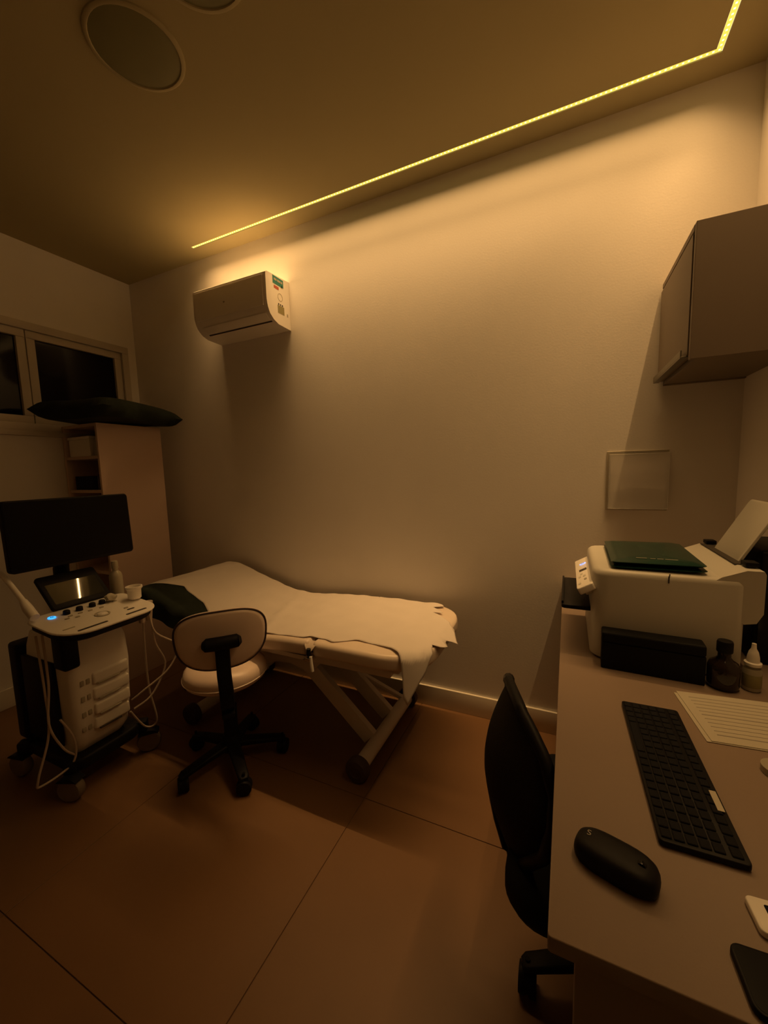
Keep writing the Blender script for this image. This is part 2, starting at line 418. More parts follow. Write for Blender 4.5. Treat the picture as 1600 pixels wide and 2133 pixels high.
def small_bottle(name, label, cat, x, y, z, r, h, m, mc, group=None):
    t = thing(name, label, cat, (x, y, z), group)
    mb = MB(); mb.lathe([(r * .9, z + .0005), (r, z + .004), (r, z + h * .62), (r * .85, z + h * .7), (r * .45, z + h * .76), (r * .42, z + h * .82)], x, y, 20)
    build('bottle_body', mb, m, t)
    mb = MB(); mb.lathe([(r * .5, z + h * .821), (r * .52, z + h * .83), (r * .5, z + h * .97), (r * .42, z + h)], x, y, 20)
    build('cap', mb, mc, t)
    return t
small_bottle('plastic_bottle', 'translucent bottle beside the pale box on the tower top shelf', 'bottle', -2.575, -.49, 1.43, .028, .15, FROST, WPLAS)
bk = thing('basket', 'dark basket on the shelf below the pale box', 'basket', (-2.73, -.4, 1.225))
mb = MB()
for k, (ins, z) in enumerate(((.018, 1.2255), (.004, 1.30))):
    pass
o_ = rrect(-2.85, -2.62, -.51, -.26, .03); i_ = rrect(-2.845, -2.625, -.505, -.265, .026)
mb.loft([[(x, y, 1.2255) for x, y in o_], [(x, y, 1.31) for x, y in o_], [(x, y, 1.31) for x, y in i_], [(x, y, 1.231) for x, y in i_]])
build('basket_wall', mb, BMATTE, bk)
small_bottle('spray_bottle', 'small bottle with shiny cap beside the dark basket', 'bottle', -2.578, -.495, 1.225, .022, .13, AMBER, STEEL)
tp_ = thing('folded_towel_stack', 'pale folded towels on the shelf behind the monitor', 'towels', (-2.70, -.4, .98))
for k in range(3):
    z = .9805 + k * .045
    build('folded_towel', MB().box(-2.84 + .004 * k, -2.56, -.52 + .006 * k, -.22, z, z + .044, .016, 3), SHEET, tp_)
# dark cushion lying on the tower, overhanging it
def cushion(cx, cy, cz, lx, ly, h, ang, m, tilt=0):
    mb = MB(); N = 18; rows_t = []; rows_b = []
    R = Matrix.Translation((cx, cy, cz)) @ Matrix.Rotation(ang, 4, 'Z') @ Matrix.Rotation(tilt, 4, 'Y')
    def pt(i, j, sgn):
        u = -1 + 2 * i / N; v = -1 + 2 * j / N
        e = max(0.0, (1 - abs(u) ** 6) * (1 - abs(v) ** 6)) ** .42
        pin = 1 - .06 * (1 - abs(u) ** 2) * (abs(v) ** 6); pin2 = 1 - .06 * (1 - abs(v) ** 2) * (abs(u) ** 6)
        zt = h * (.55 * e if sgn > 0 else -.45 * min(1, e * 1.3)) + .006 * math.sin(3 * u + 2 * v)
        return R @ Vector((u * lx / 2 * pin2, v * ly / 2 * pin, zt))
    top = [[mb.bm.verts.new(pt(i, j, 1)) for j in range(N + 1)] for i in range(N + 1)]
    bot = [[top[i][j] if i in (0, N) or j in (0, N) else mb.bm.verts.new(pt(i, j, -1)) for j in range(N + 1)] for i in range(N + 1)]
    for i in range(N):
        for j in range(N):
            mb.bm.faces.new((top[i][j], top[i + 1][j], top[i + 1][j + 1], top[i][j + 1]))
            try: mb.bm.faces.new((bot[i][j], bot[i][j + 1], bot[i + 1][j + 1], bot[i + 1][j]))
            except ValueError: pass
    return mb
cu = build('cushion', cushion(-2.565, -.40, TZ + .0605, .50, .62, .115, math.radians(14), DGREEN), DGREEN, None, (-2.58, -.45, TZ), smooth=60)
tag(cu, 'dark cushion lying on top of the tall shelf tower', 'cushion')
# ------------------------------------------------------------------ exam bed
BY0, BY1 = -.685, -.05
ZP = [(-2.12, .690), (-2.05, .712), (-1.985, .718), (-1.92, .706), (-1.863, .686), (-1.765, .656), (-1.67, .625), (-1.56, .594), (-1.47, .578), (-1.40, .574), (-1.28, .578), (-1.146, .59), (-1.037, .597), (-.9, .600), (-.40, .600)]
ZS = []
for k in range(0, 181):
    x = -2.14 + k * .01
    ZS.append((x, sum(interp(ZP, x + d) for d in (-.04, -.02, 0, .02, .04)) / 5))
def ztop(x): return interp(ZS, x)
bed = thing('examination_bed', 'cream medical examination couch with raised head along the back wall', 'bed', (-1.25, -.365, 0))
TH = .062
def msec(xa, xb, ra, rb, name):
    """mattress section as a loft of rounded rectangles along x, plan corners ra / rb"""
    mb = MB(); rings = []
    st = []
    n = 10
    for k in range(n + 1):
        t = math.pi / 2 * k / n; st.append((xa + ra * (1 - math.cos(t)), ra * (1 - math.sin(t))))
    m_ = max(2, int((xb - rb - xa - ra) / .03))
    for k in range(1, m_): st.append((lerp(xa + ra, xb - rb, k / m_), 0))
    for k in range(n + 1):
        t = math.pi / 2 * (1 - k / n); st.append((xb - rb * (1 - math.cos(t)), rb * (1 - math.sin(t))))
    L = len(st)
    for q, (x, ins) in enumerate(st):
        z1 = ztop(x); z0 = z1 - TH
        e = .014
        ends = min(x - xa, xb - x)
        sh = 0 if ends > .015 else (1 - ends / .015) * .012
        y0, y1 = BY0 + ins, BY1 - ins
        prof = rrect(y0, y1, z0 + sh, z1 - sh, 0, 4, (e * 1.5 if True else e, e * 1.5, e, e)) if y1 - y0 > .08 else rrect(y0, y1, z0 + sh, z1 - sh, .01, 4)
        rings.append([(x, y, z) for y, z in prof])
    mb.loft(rings)
    return build(name, mb, VINYL, bed, smooth=50)
msec(-2.12, -1.455, .05, .02, 'backrest_cushion')
msec(-1.45, -.960, .02, .035, 'seat_cushion')
msec(-.953, -.452, .035, .19, 'leg_cushion')
# black base boards below each cushion
for xa, xb, nm in ((-1.42, -.98, 'seat_board'), (-.93, -.60, 'leg_board')):
    build(nm, MB().box(xa, xb, BY0 + .05, BY1 - .05, ztop((xa + xb) / 2) - TH - .016, ztop((xa + xb) / 2) - TH - .001, .002), BPLAS, bed)
mb = MB(); mb.bar((-1.47, (BY0 + BY1) / 2, ztop(-1.47) - TH - .010), (-2.02, (BY0 + BY1) / 2, ztop(-2.02) - TH - .02), .54, .016, (0, .0, 1)); build('backrest_board', mb, BPLAS, bed)
fr = MB()
for y in (-.60, -.13): fr.box(-1.75, -.62, y - .02, y + .02, .478, .518, .004)
for x in (-1.75, -1.25, -.62): fr.box(x - .02, x + .02, -.58, -.15, .478, .518, .004)
build('top_frame', fr, WMETAL, bed)
for y in (-.46, -.27):
    mb = MB(); mb.bar((-.80, y, .075), (-1.27, y, .495), .075, .03, (0, 1, 0)); build('leg', mb, WMETAL, bed)
    mb = MB(); mb.bar((-1.74, y + .032, .075), (-1.24, y + .032, .495), .075, .03, (0, 1, 0)); build('leg', mb, WMETAL, bed)
mb = MB()
gp = [(-1.05, .50), (-1.02, .42), (-1.10, .34), (-1.22, .37), (-1.30, .36), (-1.44, .33), (-1.46, .42), (-1.44, .50)]
mb.loft([[(x, -.49, z) for x, z in gp], [(x, -.484, z) for x, z in gp]]); build('gusset_plate', mb, WMETAL, bed)
for gx, gz in ((-1.09, .445), (-1.24, .44)):
    mb = MB(); mb.lathe([(.009, 0), (.009, .006), (.005, .008)], 0, 0, 12, True, True, Matrix.Translation((gx, -.4905, gz)) @ Matrix.Rotation(math.pi / 2, 4, 'X')); build('bolt', mb, BPLAS, bed)
mb = MB(); mb.bar((-.775, -.10, .06), (-1.03, -.25, .27), .022, .022, (0, 1, 0)); build('brace', mb, WMETAL, bed)
for x in (-.775, -1.765):
    mb = MB(); mb.tube([(x, -.63, .052), (x, -.06, .052)], .032, 18); fb = build('foot_bar', mb, WMETAL, bed)
    for y, d in ((-.632, -1), (-.058, 1)):
        T = Matrix.Translation((x, y, .052)) @ Matrix.Rotation(math.pi / 2 * (1 if d < 0 else -1), 4, 'X')
        mb = MB(); mb.lathe([(.050, -.018), (.052, -.012), (.052, .012), (.046, .022), (.024, .026), (.02, .023)], 0, 0, 28, True, True, T); build('foot_cap', mb, RUBBER, fb)
# knob lever on the near side of the couch
kb = MB(); kb.box(-.972, -.935, BY0 - .022, BY0 + .03, .528, .542, .003); build('lever_bracket', kb, STEEL, bed)
kb = MB(); kb.tube([(-.954, BY0 - .006, .548), (-.952, BY0 - .006, .575)], .009, 12); build('clamp_pin', kb, BPLAS, bed)
kb = MB(); kb.tube([(-.935, BY0 - .018, .55), (-.930, BY0 - .022, .52), (-.925, BY0 - .024, .492)], [.006, .007, .0075], 12); build('lever', kb, WPLAS, bed)
# seam flap pulled between seat and leg cushions
mb = MB(); mb.loft([[(-.99, BY0 + .03, .600), (-.955, BY0 + .032, .594), (-.90, BY0 + .03, .600)], [(-.975, BY0 - .001, .585), (-.957, BY0 + .006, .575), (-.925, BY0 - .001, .588)], [(-.962, BY0 - .004, .556), (-.957, BY0 - .002, .553), (-.948, BY0 - .004, .557)]], False, False, closed=False)
build('seam_flap', mb, VINYL, bed, smooth=60)
# paper roll sheet over the couch
def sdf(x, y):
    """distance outside the couch plan and outward normal"""
    xa, xb = -2.12, -.452
    r = .20 if x > -1.2 else .05
    qx = abs(x - (xa + xb) / 2) - (xb - xa) / 2 + r; qy = abs(y - (BY0 + BY1) / 2) - (BY1 - BY0) / 2 + r
    sx = 1 if x > (xa + xb) / 2 else -1; sy = 1 if y > (BY0 + BY1) / 2 else -1
    if qx > 0 and qy > 0:
        l = math.hypot(qx, qy); return l - r, Vector((sx * qx / l, sy * qy / l))
    if qx > qy: return qx - r, Vector((sx, 0))
    return qy - r, Vector((0, sy))
def drape(x, y, lift=.0035, drop=.97, stiff=.45):
    d, n_ = sdf(x, y)
    zz = ztop(max(-2.12, min(-.452, x)))
    e = .018
    if d > -e:
        dd = d + e
        k = drop
        if n_.x > .8 and y > -.55: k = stiff          # torn end stays almost flat
        out = dd - e + (.0 if dd < e else 0)
        if dd <= e * 1.2:
            q = dd / (e * 1.2); return Vector((x, y, zz + lift - .012 * q * q))
        h = dd - e * 1.2                               # length hanging past the rounded edge
        o = e * .2 + lift + h * math.sqrt(max(0.0, 1 - k * k)) * .8
        bx = x - n_.x * (d - o); by = y - n_.y * (d - o)
        return Vector((bx, by, zz + lift - .012 - h * k))
    return Vector((x, y, zz + lift))
NEAR = [(-2.10, -.60), (-2.00, -.595), (-1.95, -.57), (-1.88, -.53), (-1.84, -.545), (-1.80, -.551), (-1.70, -.565), (-1.63, -.60), (-1.55, -.655), (-1.45, -.665), (-1.19, -.655), (-1.0, -.655), (-.98, -.64), (-.90, -.64), (-.86, -.655), (-.78, -.600), (-.69, -.608), (-.61, -.622), (-.56, -.66), (-.52, -.72), (-.48, -.79), (-.455, -.80)]
def far_y(x): return -.052 - (.004 * math.sin(x * 17) + .003 * math.sin(x * 41)) - (.012 if -.93 < x < -.91 else 0)
ENDX = [(0.0, -.58), (.10, -.545), (.13, -.60), (.20, -.545), (.235, -.52), (.25, -.575), (.33, -.47), (.42, -.43), (.48, -.405), (.50, -.390), (.515, -.41), (.54, -.445), (.57, -.445), (.60, -.415), (.615, -.435), (.66, -.47), (.72, -.455), (.80, -.435), (.9, -.44), (1.0, -.45)]
mb = MB(); NU, NV = 150, 44; grid = []
for i in range(NU + 1):
    u = i / NU; row = []
    for j in range(NV + 1):
        v = j / NV
        xe = interp(ENDX, v); x = lerp(-2.085, -.60, min(u / .86, 1)) if u <= .86 else lerp(-.60, xe, (u - .86) / .14)
        yn, yf = interp(NEAR, x), far_y(x)
        vv = v
        y = lerp(yf, yn, vv)
        p = drape(x, y, .0065 if x < -1.6 else (.0045 if x < -.66 else lerp(.0045, .011, min(1, (x + .66) / .08))))
        wr = .0016 * math.sin(x * 23 + y * 31) * math.sin(y * 19 - x * 7) + .0011 * math.sin(x * 61 - y * 17)
        wr += .006 * math.exp(-((x + 1.36 + .35 * (y + .3)) / .03) ** 2) * (1 if y < -.25 else 0.4)
        p.z += max(-.002, wr)
        row.append(mb.bm.verts.new(p))
    grid.append(row)
for i in range(NU):
    for j in range(NV): mb.bm.faces.new((grid[i][j], grid[i + 1][j], grid[i + 1][j + 1], grid[i][j + 1]))
pp = build('couch_paper', mb, PAPER, None, (-1.25, -.365, .6), smooth=80)
tag(pp, 'white disposable paper sheet with torn end covering the examination couch', 'paper sheet')
so = pp.modifiers.new('thick', 'SOLIDIFY'); so.thickness = .0008
# dark cloth over the near side of the head end
mb = MB(); grid = []
for i in range(31):
    x = lerp(-2.10, -1.60, i / 30); row = []
    hang = lerp(.775, .735, i / 30) if i < 22 else lerp(.746, .69, (i - 22) / 8)
    for j in range(21):
        y = lerp(-.50, -hang - .03, j / 20)
        p = drape(x, y, .0030)
        if y < -.70: p.y -= .006 * (1 + math.sin(i * .7)) * (j / 20)
        row.append(mb.bm.verts.new(p))
    grid.append(row)
for i in range(30):
    for j in range(20): mb.bm.faces.new((grid[i][j], grid[i + 1][j], grid[i + 1][j + 1], grid[i][j + 1]))
dk = build('dark_cloth', mb, DGREEN, None, (-1.85, -.65, .65), smooth=80)
tag(dk, 'dark green cloth hanging over the near side of the couch head', 'cloth')
# ------------------------------------------------------------------ stool
SC = Vector((-1.356, -.7525, 0))
stl = thing('stool', 'swivel stool with cream vinyl seat, rounded back and black five-star base', 'stool', SC)
BA = math.radians(-43)
bd = Vector((math.cos(BA), math.sin(BA), 0)); bh = Vector((-bd.y, bd.x, 0))   # bh: to the right seen from the camera
def caster(parent, p, ang, r=.026, m=BPLAS):
    d = Vector((math.cos(ang), math.sin(ang), 0)); s = Vector((-d.y, d.x, 0))
    c0 = Vector((p[0], p[1], r + .0005))
    mb = MB()
    for sg in (-1, 1):
        T = Matrix.Translation(c0 + s * sg * .012) @ Matrix((d, Vector((0, 0, 1)), s)).transposed().to_4x4()
        mb.lathe([(r * .6, -.009), (r * .95, -.008), (r, -.004), (r, .004), (r * .95, .008), (r * .6, .009)], 0, 0, 18, True, True, T)
    o = build('caster', mb, m, parent)
    mb = MB(); mb.tube([c0 + Vector((0, 0, -.002)) - s * .02, c0 + Vector((0, 0, -.002)) + s * .02], .005, 8); mb.tube([c0 + Vector((0, 0, r * .6)) + d * .002, c0 + Vector((0, 0, r * 1.9))], .006, 8)
    mb.loft([[c0 + d * (r * 1.02 * math.cos(t)) + Vector((0, 0, r * 1.08 * math.sin(t))) + s * q for t in [math.pi * k / 8 for k in range(9)]] for q in (-.006, .006)], True, True)
    build('caster_hood', mb, BPLAS, o)
    return o
def star(parent, ctr, angs, R, zh, zt, m, wd=.058):
    for a in angs:
        a = math.radians(a); d = Vector((math.cos(a), math.sin(a), 0)); s = Vector((-d.y, d.x, 0))
        rings = []
        for t in (0.02, .25, .5, .75, .95, 1.0):
            x = R * t; z1 = lerp(zh, zt, t ** 1.3); hh = lerp(.030, .018, t); ww = lerp(wd, wd * .72, t) / 2
            if t == 1.0: ww *= .7; z1 -= .004
            rings.append([ctr + d * x + s * y + Vector((0, 0, z1 + z)) for y, z in rrect(-ww, ww, -hh, 0, min(ww, hh / 2) * .7, 3)])
        mb = MB(); mb.loft(rings); leg = build('leg', mb, m, parent)
        caster(leg, ctr + d * (R - .012), a + 1.2, .031)
    mb = MB(); mb.lathe([(.040, zh - .045), (.045, zh - .03), (.045, zh + .004), (.034, zh + .03)], ctr.x, ctr.y, 24); build('hub', mb, m, parent)
star(stl, SC, (-105, -33, 39, 111, 183), .232, .108, .078, BPLAS)
mb = MB(); mb.lathe([(.030, .12), (.030, .27), (.019, .272), (.019, .385)], SC.x, SC.y, 20); build('gas_lift', mb, BPLAS, stl)
mb = MB(); T = Matrix.Translation(SC) @ Matrix.Rotation(BA, 4, 'Z')
mb.box(-.09, .09, -.06, .06, .372, .392, .004, 2, T); mb.box(.0, .245, -.024, .024, .352, .370, .004, 2, T); build('seat_mount', mb, BPLAS, stl)
mb = MB(); mb.tube([SC + Vector((-.10, .02, .36)), SC + Vector((-.20, -.02, .335)), SC + Vector((-.235, -.03, .315))], [.006, .006, .014], 10); build('height_lever', mb, BPLAS, stl)
# round seat
mb = MB(); mb.lathe([(.12, .393), (.155, .396), (.170, .408), (.176, .43), (.170, .452), (.155, .466), (.12, .474), (.05, .477)], SC.x - .012, SC.y + .006, 44)
seat = build('seat', mb, STOOLV, stl, smooth=60)
mb = MB(); mb.lathe([(.1765, .421), (.1795, .424), (.1765, .427)], SC.x - .012, SC.y + .006, 44, False, False); build('piping', mb, VINYL, seat)
# backrest: rounded superellipse shell seen from behind
bc = SC + bd * .232 + bh * -.004 + Vector((0, 0, .668)); tilt = math.radians(6)
bup = Vector((bd.x * math.sin(tilt), bd.y * math.sin(tilt), math.cos(tilt)))
bn = bh.cross(bup); bn = bn if bn.dot(bd) > 0 else -bn
def bp_(u, v, k):  # curved pad: wraps toward the sitter at both sides
    return bc + bh * u + bup * v + bn * (k - 1.15 * u * u)
def se(t, a, b, e=2.7):
    cx, sx = math.cos(t), math.sin(t)
    vv = math.copysign(abs(sx) ** (2 / e), sx) * b; uu = math.copysign(abs(cx) ** (2 / e), cx) * a
    return uu * (1 + .09 * vv / b * -1 * 0 + .05 * (vv / b)), vv
HA, HB = .166, .119
mb = MB(); rings = []
for sc_, k in ((.3, -.034), (.75, -.032), (.92, -.026), (1.0, -.012), (1.0, .0), (.965, .004)):
    rings.append([bp_(*[q * sc_ for q in se(2 * math.pi * i / 48, HA, HB)], k) for i in range(48)])
mb.loft(rings); pad = build('backrest_pad', mb, STOOLV, stl, smooth=60)
mb = MB(); rings = []
for sc_, k in ((.985, .001), (.97, .008), (.90, .012), (.5, .0125), (.05, .0125)):
    rings.append([bp_(*[q * sc_ for q in se(2 * math.pi * i / 48, HA, HB)], k) for i in range(48)])
mb.loft(rings); shell = build('back_shell', mb, STOOLV, stl, smooth=60)
mb = MB(); mb.tube([bp_(*[q * 1.0 for q in se(2 * math.pi * i / 60, HA, HB)], .004) for i in range(61)], .0038, 8); build('piping', mb, RUBBER, shell)
# T bracket and curved post
mb = MB(); mb.tube([bp_(-.056, .0, .026), bp_(-.02, .0, .026), bp_(.02, .0, .026), bp_(.056, .0, .026)], [.025, .026, .026, .025], 12)
for sg in (-1, 1): mb.tube([bp_(sg * .056, 0, .026), bp_(sg * .068, 0, .025)], [.025, .014], 12)
build('back_bracket', mb, BPLAS, stl)
pth = [(0, .0, .024), (0, -.06, .030), (0, -.13, .034)]
path = [bp_(*q) for q in pth] + [SC + bd * .262 + Vector((0, 0, .47)), SC + bd * .245 + Vector((0, 0, .41)), SC + bd * .20 + Vector((0, 0, .365)), SC + bd * .12 + Vector((0, 0, .36))]
rings = []
for i, p in enumerate(path):
    d = (path[min(i + 1, len(path) - 1)] - path[max(i - 1, 0)]).normalized(); nn = bh.cross(d).normalized()
    rings.append([p + bh * y + nn * z for y, z in rrect(-.026, .026, -.012, .012, .009, 3)])
mb = MB(); mb.loft(rings); build('back_post', mb, BPLAS, stl, smooth=50)
# ------------------------------------------------------------------ ultrasound cart
us = thing('ultrasound_machine', 'ultrasound machine on wheeled cart with blank black monitor', 'ultrasound machine', (-1.98, -1.03, 0))
UX, UY = -1.98, -1.03
# wheeled base
bmb = MB(); bmb.slab(rrect(-2.16, -1.78, -1.17, -.87, .06), .10, .155, .012)
build('base', bmb, BPLAS, us)
for (wx, wy, a) in ((-1.80, -1.175, .4), (-2.165, -1.185, .2), (-1.785, -.855, .9), (-2.13, -.86, .5)):
    mb = MB(); mb.bar((lerp(wx, UX, .45), lerp(wy, UY, .45), .132), (wx, wy, .132), .045, .05, (0, 0, 1), .01); arm = build('base_arm', mb, BPLAS, us)
    d = Vector((math.cos(a), math.sin(a), 0)); s_ = Vector((-d.y, d.x, 0)); c0 = Vector((wx, wy, .0505))
    T = Matrix.Translation(c0) @ Matrix((d, Vector((0, 0, 1)), s_)).transposed().to_4x4()
    mb = MB(); mb.lathe([(.03, -.019), (.045, -.018), (.05, -.010), (.05, .010), (.045, .018), (.03, .019)], 0, 0, 24, True, True, T); wh = build('wheel', mb, GREYW, arm)
    mb = MB()
    mb.loft([[c0 + d * (.058 * math.cos(t)) + Vector((0, 0, .058 * math.sin(t))) + s_ * q for t in [math.radians(42 + 96 * k / 10) for k in range(11)]] for q in (-.024, .024)], True, True)
    build('wheel_guard', mb, BPLAS, arm)
# cabinet body, leaning slightly forward to the top
mb = MB(); rings = []
for z, xf, xb, yh, rr_ in ((.155, -1.835, -2.13, .10, .03), (.20, -1.80, -2.14, .112, .035), (.32, -1.775, -2.14, .118, .035), (.50, -1.765, -2.12, .122, .035), (.60, -1.775, -2.10, .122, .035), (.66, -1.80, -2.08, .115, .035)):
    rings.append([(x, y, z) for x, y in rrect(xb, xf, UY - yh, UY + yh, rr_)])
mb.loft(rings); body = build('cart_body', mb, WPLAS, us, smooth=45)
def xfront(z): return interp([(.155, -1.835), (.20, -1.80), (.32, -1.775), (.50, -1.765), (.60, -1.775), (.66, -1.80)], z)
# probe port bank: stacked ridges with connector slots
for k in range(4):
    z = .245 + k * .068
    mb = MB(); xf = xfront(z + .02); mb.box(xf - .02, xf + .012, UY - .045, UY + .100, z, z + .050, .010, 3); port = build('probe_port', mb, WPLAS, us)
    build('port_slot', MB().box(xf + .006, xf + .0145, UY - .03, UY + .06, z - .004, z + .004, .002, 1), DARKGAP if k == 0 else GREYP, port)
    for q in (0, 1):
        mb = MB(); mb.box(xf - .004, xf + .0045, UY - .090 + q * .022, UY - .076 + q * .022, z + .012, z + .034, .003); build('port_latch', mb, GREYP, port)
build('side_cover', MB().box(-2.10, -1.86, UY - .137, UY - .119, .20, .56, .008), BPLAS, us)
build('side_cover', MB().box(-2.10, -1.86, UY + .119, UY + .137, .20, .56, .008), BPLAS, us)
build('rear_housing', MB().box(-2.20, -2.12, UY - .14, UY + .10, .16, .60, .02, 3), BPLAS, us)
mb = MB(); mb.box(-1.815, -1.735, UY - .150, UY - .090, .555, .70, .015, 3); build('left_bracket', mb, BPLAS, us)
mb = MB(); mb.box(-1.86, -1.75, UY - .09, UY + .16, .655, .70, .012, 3); build('console_neck', mb, BPLAS, us)
# console: slanted control panel
CT = Matrix.Translation((-1.735, -1.07, .757)) @ Matrix.Rotation(math.radians(6), 4, 'Y')
def cpan(pts, z0, z1, ins, m, nm, par=us):
    mb = MB(); mb.slab(pts, z0, z1, ins, CT); return build(nm, mb, m, par, smooth=40)
cpan(rrect(-.12, .145, -.158, .192, .06, 6, (.08, .03, .05, .09)), -.036, -.0105, .006, BPLAS, 'console_tray')
con = cpan(rrect(-.125, .155, -.168, .203, .06, 8, (.08, .03, .05, .11)), -.010, .0, .004, WPLAS, 'control_panel')
for y0, y1 in ((-.110, -.005), (.065, .150)):
    cpan(rrect(.118, .130, y0, y1, .0055), -.002, .0006, 0, DARKGAP, 'hand_slot', con)
mb = MB(); mb.lathe([(.026, .0), (.027, .0025), (.022, .003), (.0215, -.0)], 0, 0, 28, False, False, CT @ Matrix.Translation((.045, .02, 0))); build('trackball_ring', mb, GREYP, con)
mb = MB(); mb.lathe([(.020, .0), (.018, .004), (.012, .007), (.004, .0082)], 0, 0, 24, False, True, CT @ Matrix.Translation((.045, .02, 0))); build('trackball', mb, WPLAS, con)
for y in (-.052, -.006, .042, .080):
    mb = MB(); mb.lathe([(.0125, .0), (.0115, .014), (.009, .016)], 0, 0, 18, False, True, CT @ Matrix.Translation((-.062, y, 0))); build('knob', mb, BPLAS, con)
for (x, y) in ((-.03, -.055), (-.03, -.02), (-.025, .014), (-.022, .055), (.0, -.045), (-.012, -.075), (-.06, .106), (-.045, .122), (.06, .105)):
    mb = MB(); mb.slab(rrect(x - .005, x + .005, y - .008, y + .008, .004, 3), 0, .003, 0, CT); build('button', mb, GREYP, con)
mb = MB(); mb.slab(rrect(.075, .082, -.135, -.095, .003, 3), 0, .0012, 0, CT); build('button', mb, GREYP, con)
mb = MB(); mb.slab(rrect(.078, .088, .095, .125, .005, 3), 0, .0012, 0, CT); build('button', mb, DARKGAP, con)
mb = MB(); mb.lathe([(.013, .0), (.013, .003), (.011, .0035)], 0, 0, 20, False, True, CT @ Matrix.Translation((-.066, -.100, 0))); pbut = build('power_button', mb, CYAN, con); pbut['label'] = 'glowing blue power button'
mb = MB(); mb.lathe([(.0055, .0036), (.0055, .0042), (.0035, .0042), (.0035, .0036)], 0, 0, 16, False, False, CT @ Matrix.Translation((-.066, -.100, 0))); build('power_symbol', mb, BPLAS, pbut)
# touch screen, leaning back about 45 degrees
b0, b1 = Vector((-1.858, -1.132, .785)), Vector((-1.858, -.925, .785))
e_u = Vector((-math.sin(math.radians(46)), 0, math.cos(math.radians(46)))); e_v = Vector((0, 1, 0)); e_n = Vector((math.cos(math.radians(46)), 0, math.sin(math.radians(46))))
TS = Matrix((e_v, e_u, e_n)).transposed().to_4x4(); TS.translation = b0
mb = MB(); mb.slab(rrect(-.008, .216, -.012, .160, .012), -.018, 0, .004, TS); tsc = build('touch_screen', mb, BPLAS, us)
mb = MB(); mb.slab(rrect(.010, .198, .012, .112, .003, 3), 0, .0006, 0, TS); build('screen_glass', mb, TOUCH, tsc)
mb = MB(); mb.box(-1.99, -1.88, -1.08, -.98, .70, .80, .01); build('screen_support', mb, BPLAS, us)
# monitor on arm
mb = MB(); mb.tube([(-2.06, -1.0, .62), (-2.06, -1.0, .90), (-2.03, -1.0, .99), (-1.99, -1.0, 1.05)], [.035, .03, .026, .024], 14); build('monitor_arm', mb, BPLAS, us)
MT = Matrix((Vector((0, 1, 0)), Vector((-.045, 0, 1)).normalized(), Vector((1, 0, .045)).normalized())).transposed().to_4x4(); MT.translation = (-1.95, -.980, 1.076)
mb = MB(); mb.slab(rrect(-.240, .240, -.143, .143, .016), -.034, 0, .005, MT); mon = build('monitor', mb, BPLAS, us)
mb = MB(); mb.slab(rrect(-.232, .232, -.130, .136, .004, 3), 0, .0007, 0, MT); build('screen', mb, SCREEN, mon)
mb = MB(); mb.slab(rrect(-.08, .08, -.08, .08, .02), -.05, -.034, .004, MT); build('mount_plate', mb, BPLAS, mon)
# probe cables
def cable(pts, r=.004, n=24):
    P_ = [Vector(p) for p in pts]; out = []
    for i in range(len(P_) - 1):
        p0, p1, p2, p3 = P_[max(i - 1, 0)], P_[i], P_[i + 1], P_[min(i + 2, len(P_) - 1)]
        for k in range(8):
            t = k / 8
            out.append(.5 * ((2 * p1) + (-p0 + p2) * t + (2 * p0 - 5 * p1 + 4 * p2 - p3) * t * t + (-p0 + 3 * p1 - 3 * p2 + p3) * t ** 3))
    out.append(P_[-1])
    return MB().tube(out, r, 7)
CAB = [
    [(-1.68, -.862, .72), (-1.69, -.845, .55), (-1.70, -.80, .42), (-1.72, -.86, .30), (-1.75, -.93, .26)],
    [(-1.68, -.87, .72), (-1.675, -.85, .60), (-1.66, -.76, .50), (-1.68, -.80, .40), (-1.73, -.90, .33), (-1.76, -.93, .30)],
    [(-1.70, -.88, .72), (-1.72, -.875, .50), (-1.74, -.86, .32), (-1.73, -.845, .16), (-1.76, -.88, .14), (-1.78, -.93, .24)],
    [(-1.78, -1.235, .72), (-1.79, -1.225, .50), (-1.80, -1.225, .32), (-1.81, -1.27, .16), (-1.82, -1.26, .12), (-1.80, -1.16, .15), (-1.79, -1.15, .25), (-1.785, -1.19, .36)],
    [(-1.77, -1.22, .72), (-1.78, -1.215, .52), (-1.79, -1.225, .36), (-1.79, -1.19, .24), (-1.80, -1.15, .18)],
]
for p in CAB: build('probe_cable', cable(p, .0042), CABLE, us)
for y in (-.862, -.895):
    mb = MB(); mb.tube([(-1.69, y, .66), (-1.685, y, .745)], [.012, .018], 12); build('probe_holder', mb, CABLE, us)
# things on the console
pr = thing('ultrasound_probe', 'long pale probe leaning at the left end of the console', 'probe', (-1.80, -1.225, .775))
mb = MB(); mb.tube([(-1.80, -1.222, .785), (-1.845, -1.222, .815), (-1.87, -1.222, .84)], [.016, .017, .012], 14); build('handle', mb, WPLAS, pr)
mb = MB(); mb.tube([(-1.87, -1.222, .84), (-1.95, -1.222, .895), (-2.02, -1.222, .935), (-2.03, -1.222, .941)], [.0095, .009, .009, .005], 12); build('shaft', mb, WPLAS, pr)
cupz = .7612
gc = thing('gel_cup', 'small pale cup standing at the right end of the console', 'cup', (-1.735, -.888, cupz))
mb = MB(); mb.lathe([(.022, cupz), (.026, cupz + .004), (.027, cupz + .04), (.033, cupz + .048), (.033, cupz + .056), (.028, cupz + .056), (.026, cupz + .01), (.01, cupz + .008)], -1.735, -.888, 24, True, True); build('cup_body', mb, WPLAS, gc)
tg = thing('tissue_wad', 'crumpled white tissue on the console beside the pale cup', 'tissue', (-1.79, -.955, .766))
mb = MB(); bmesh.ops.create_icosphere(mb.bm, subdivisions=3, radius=.022)
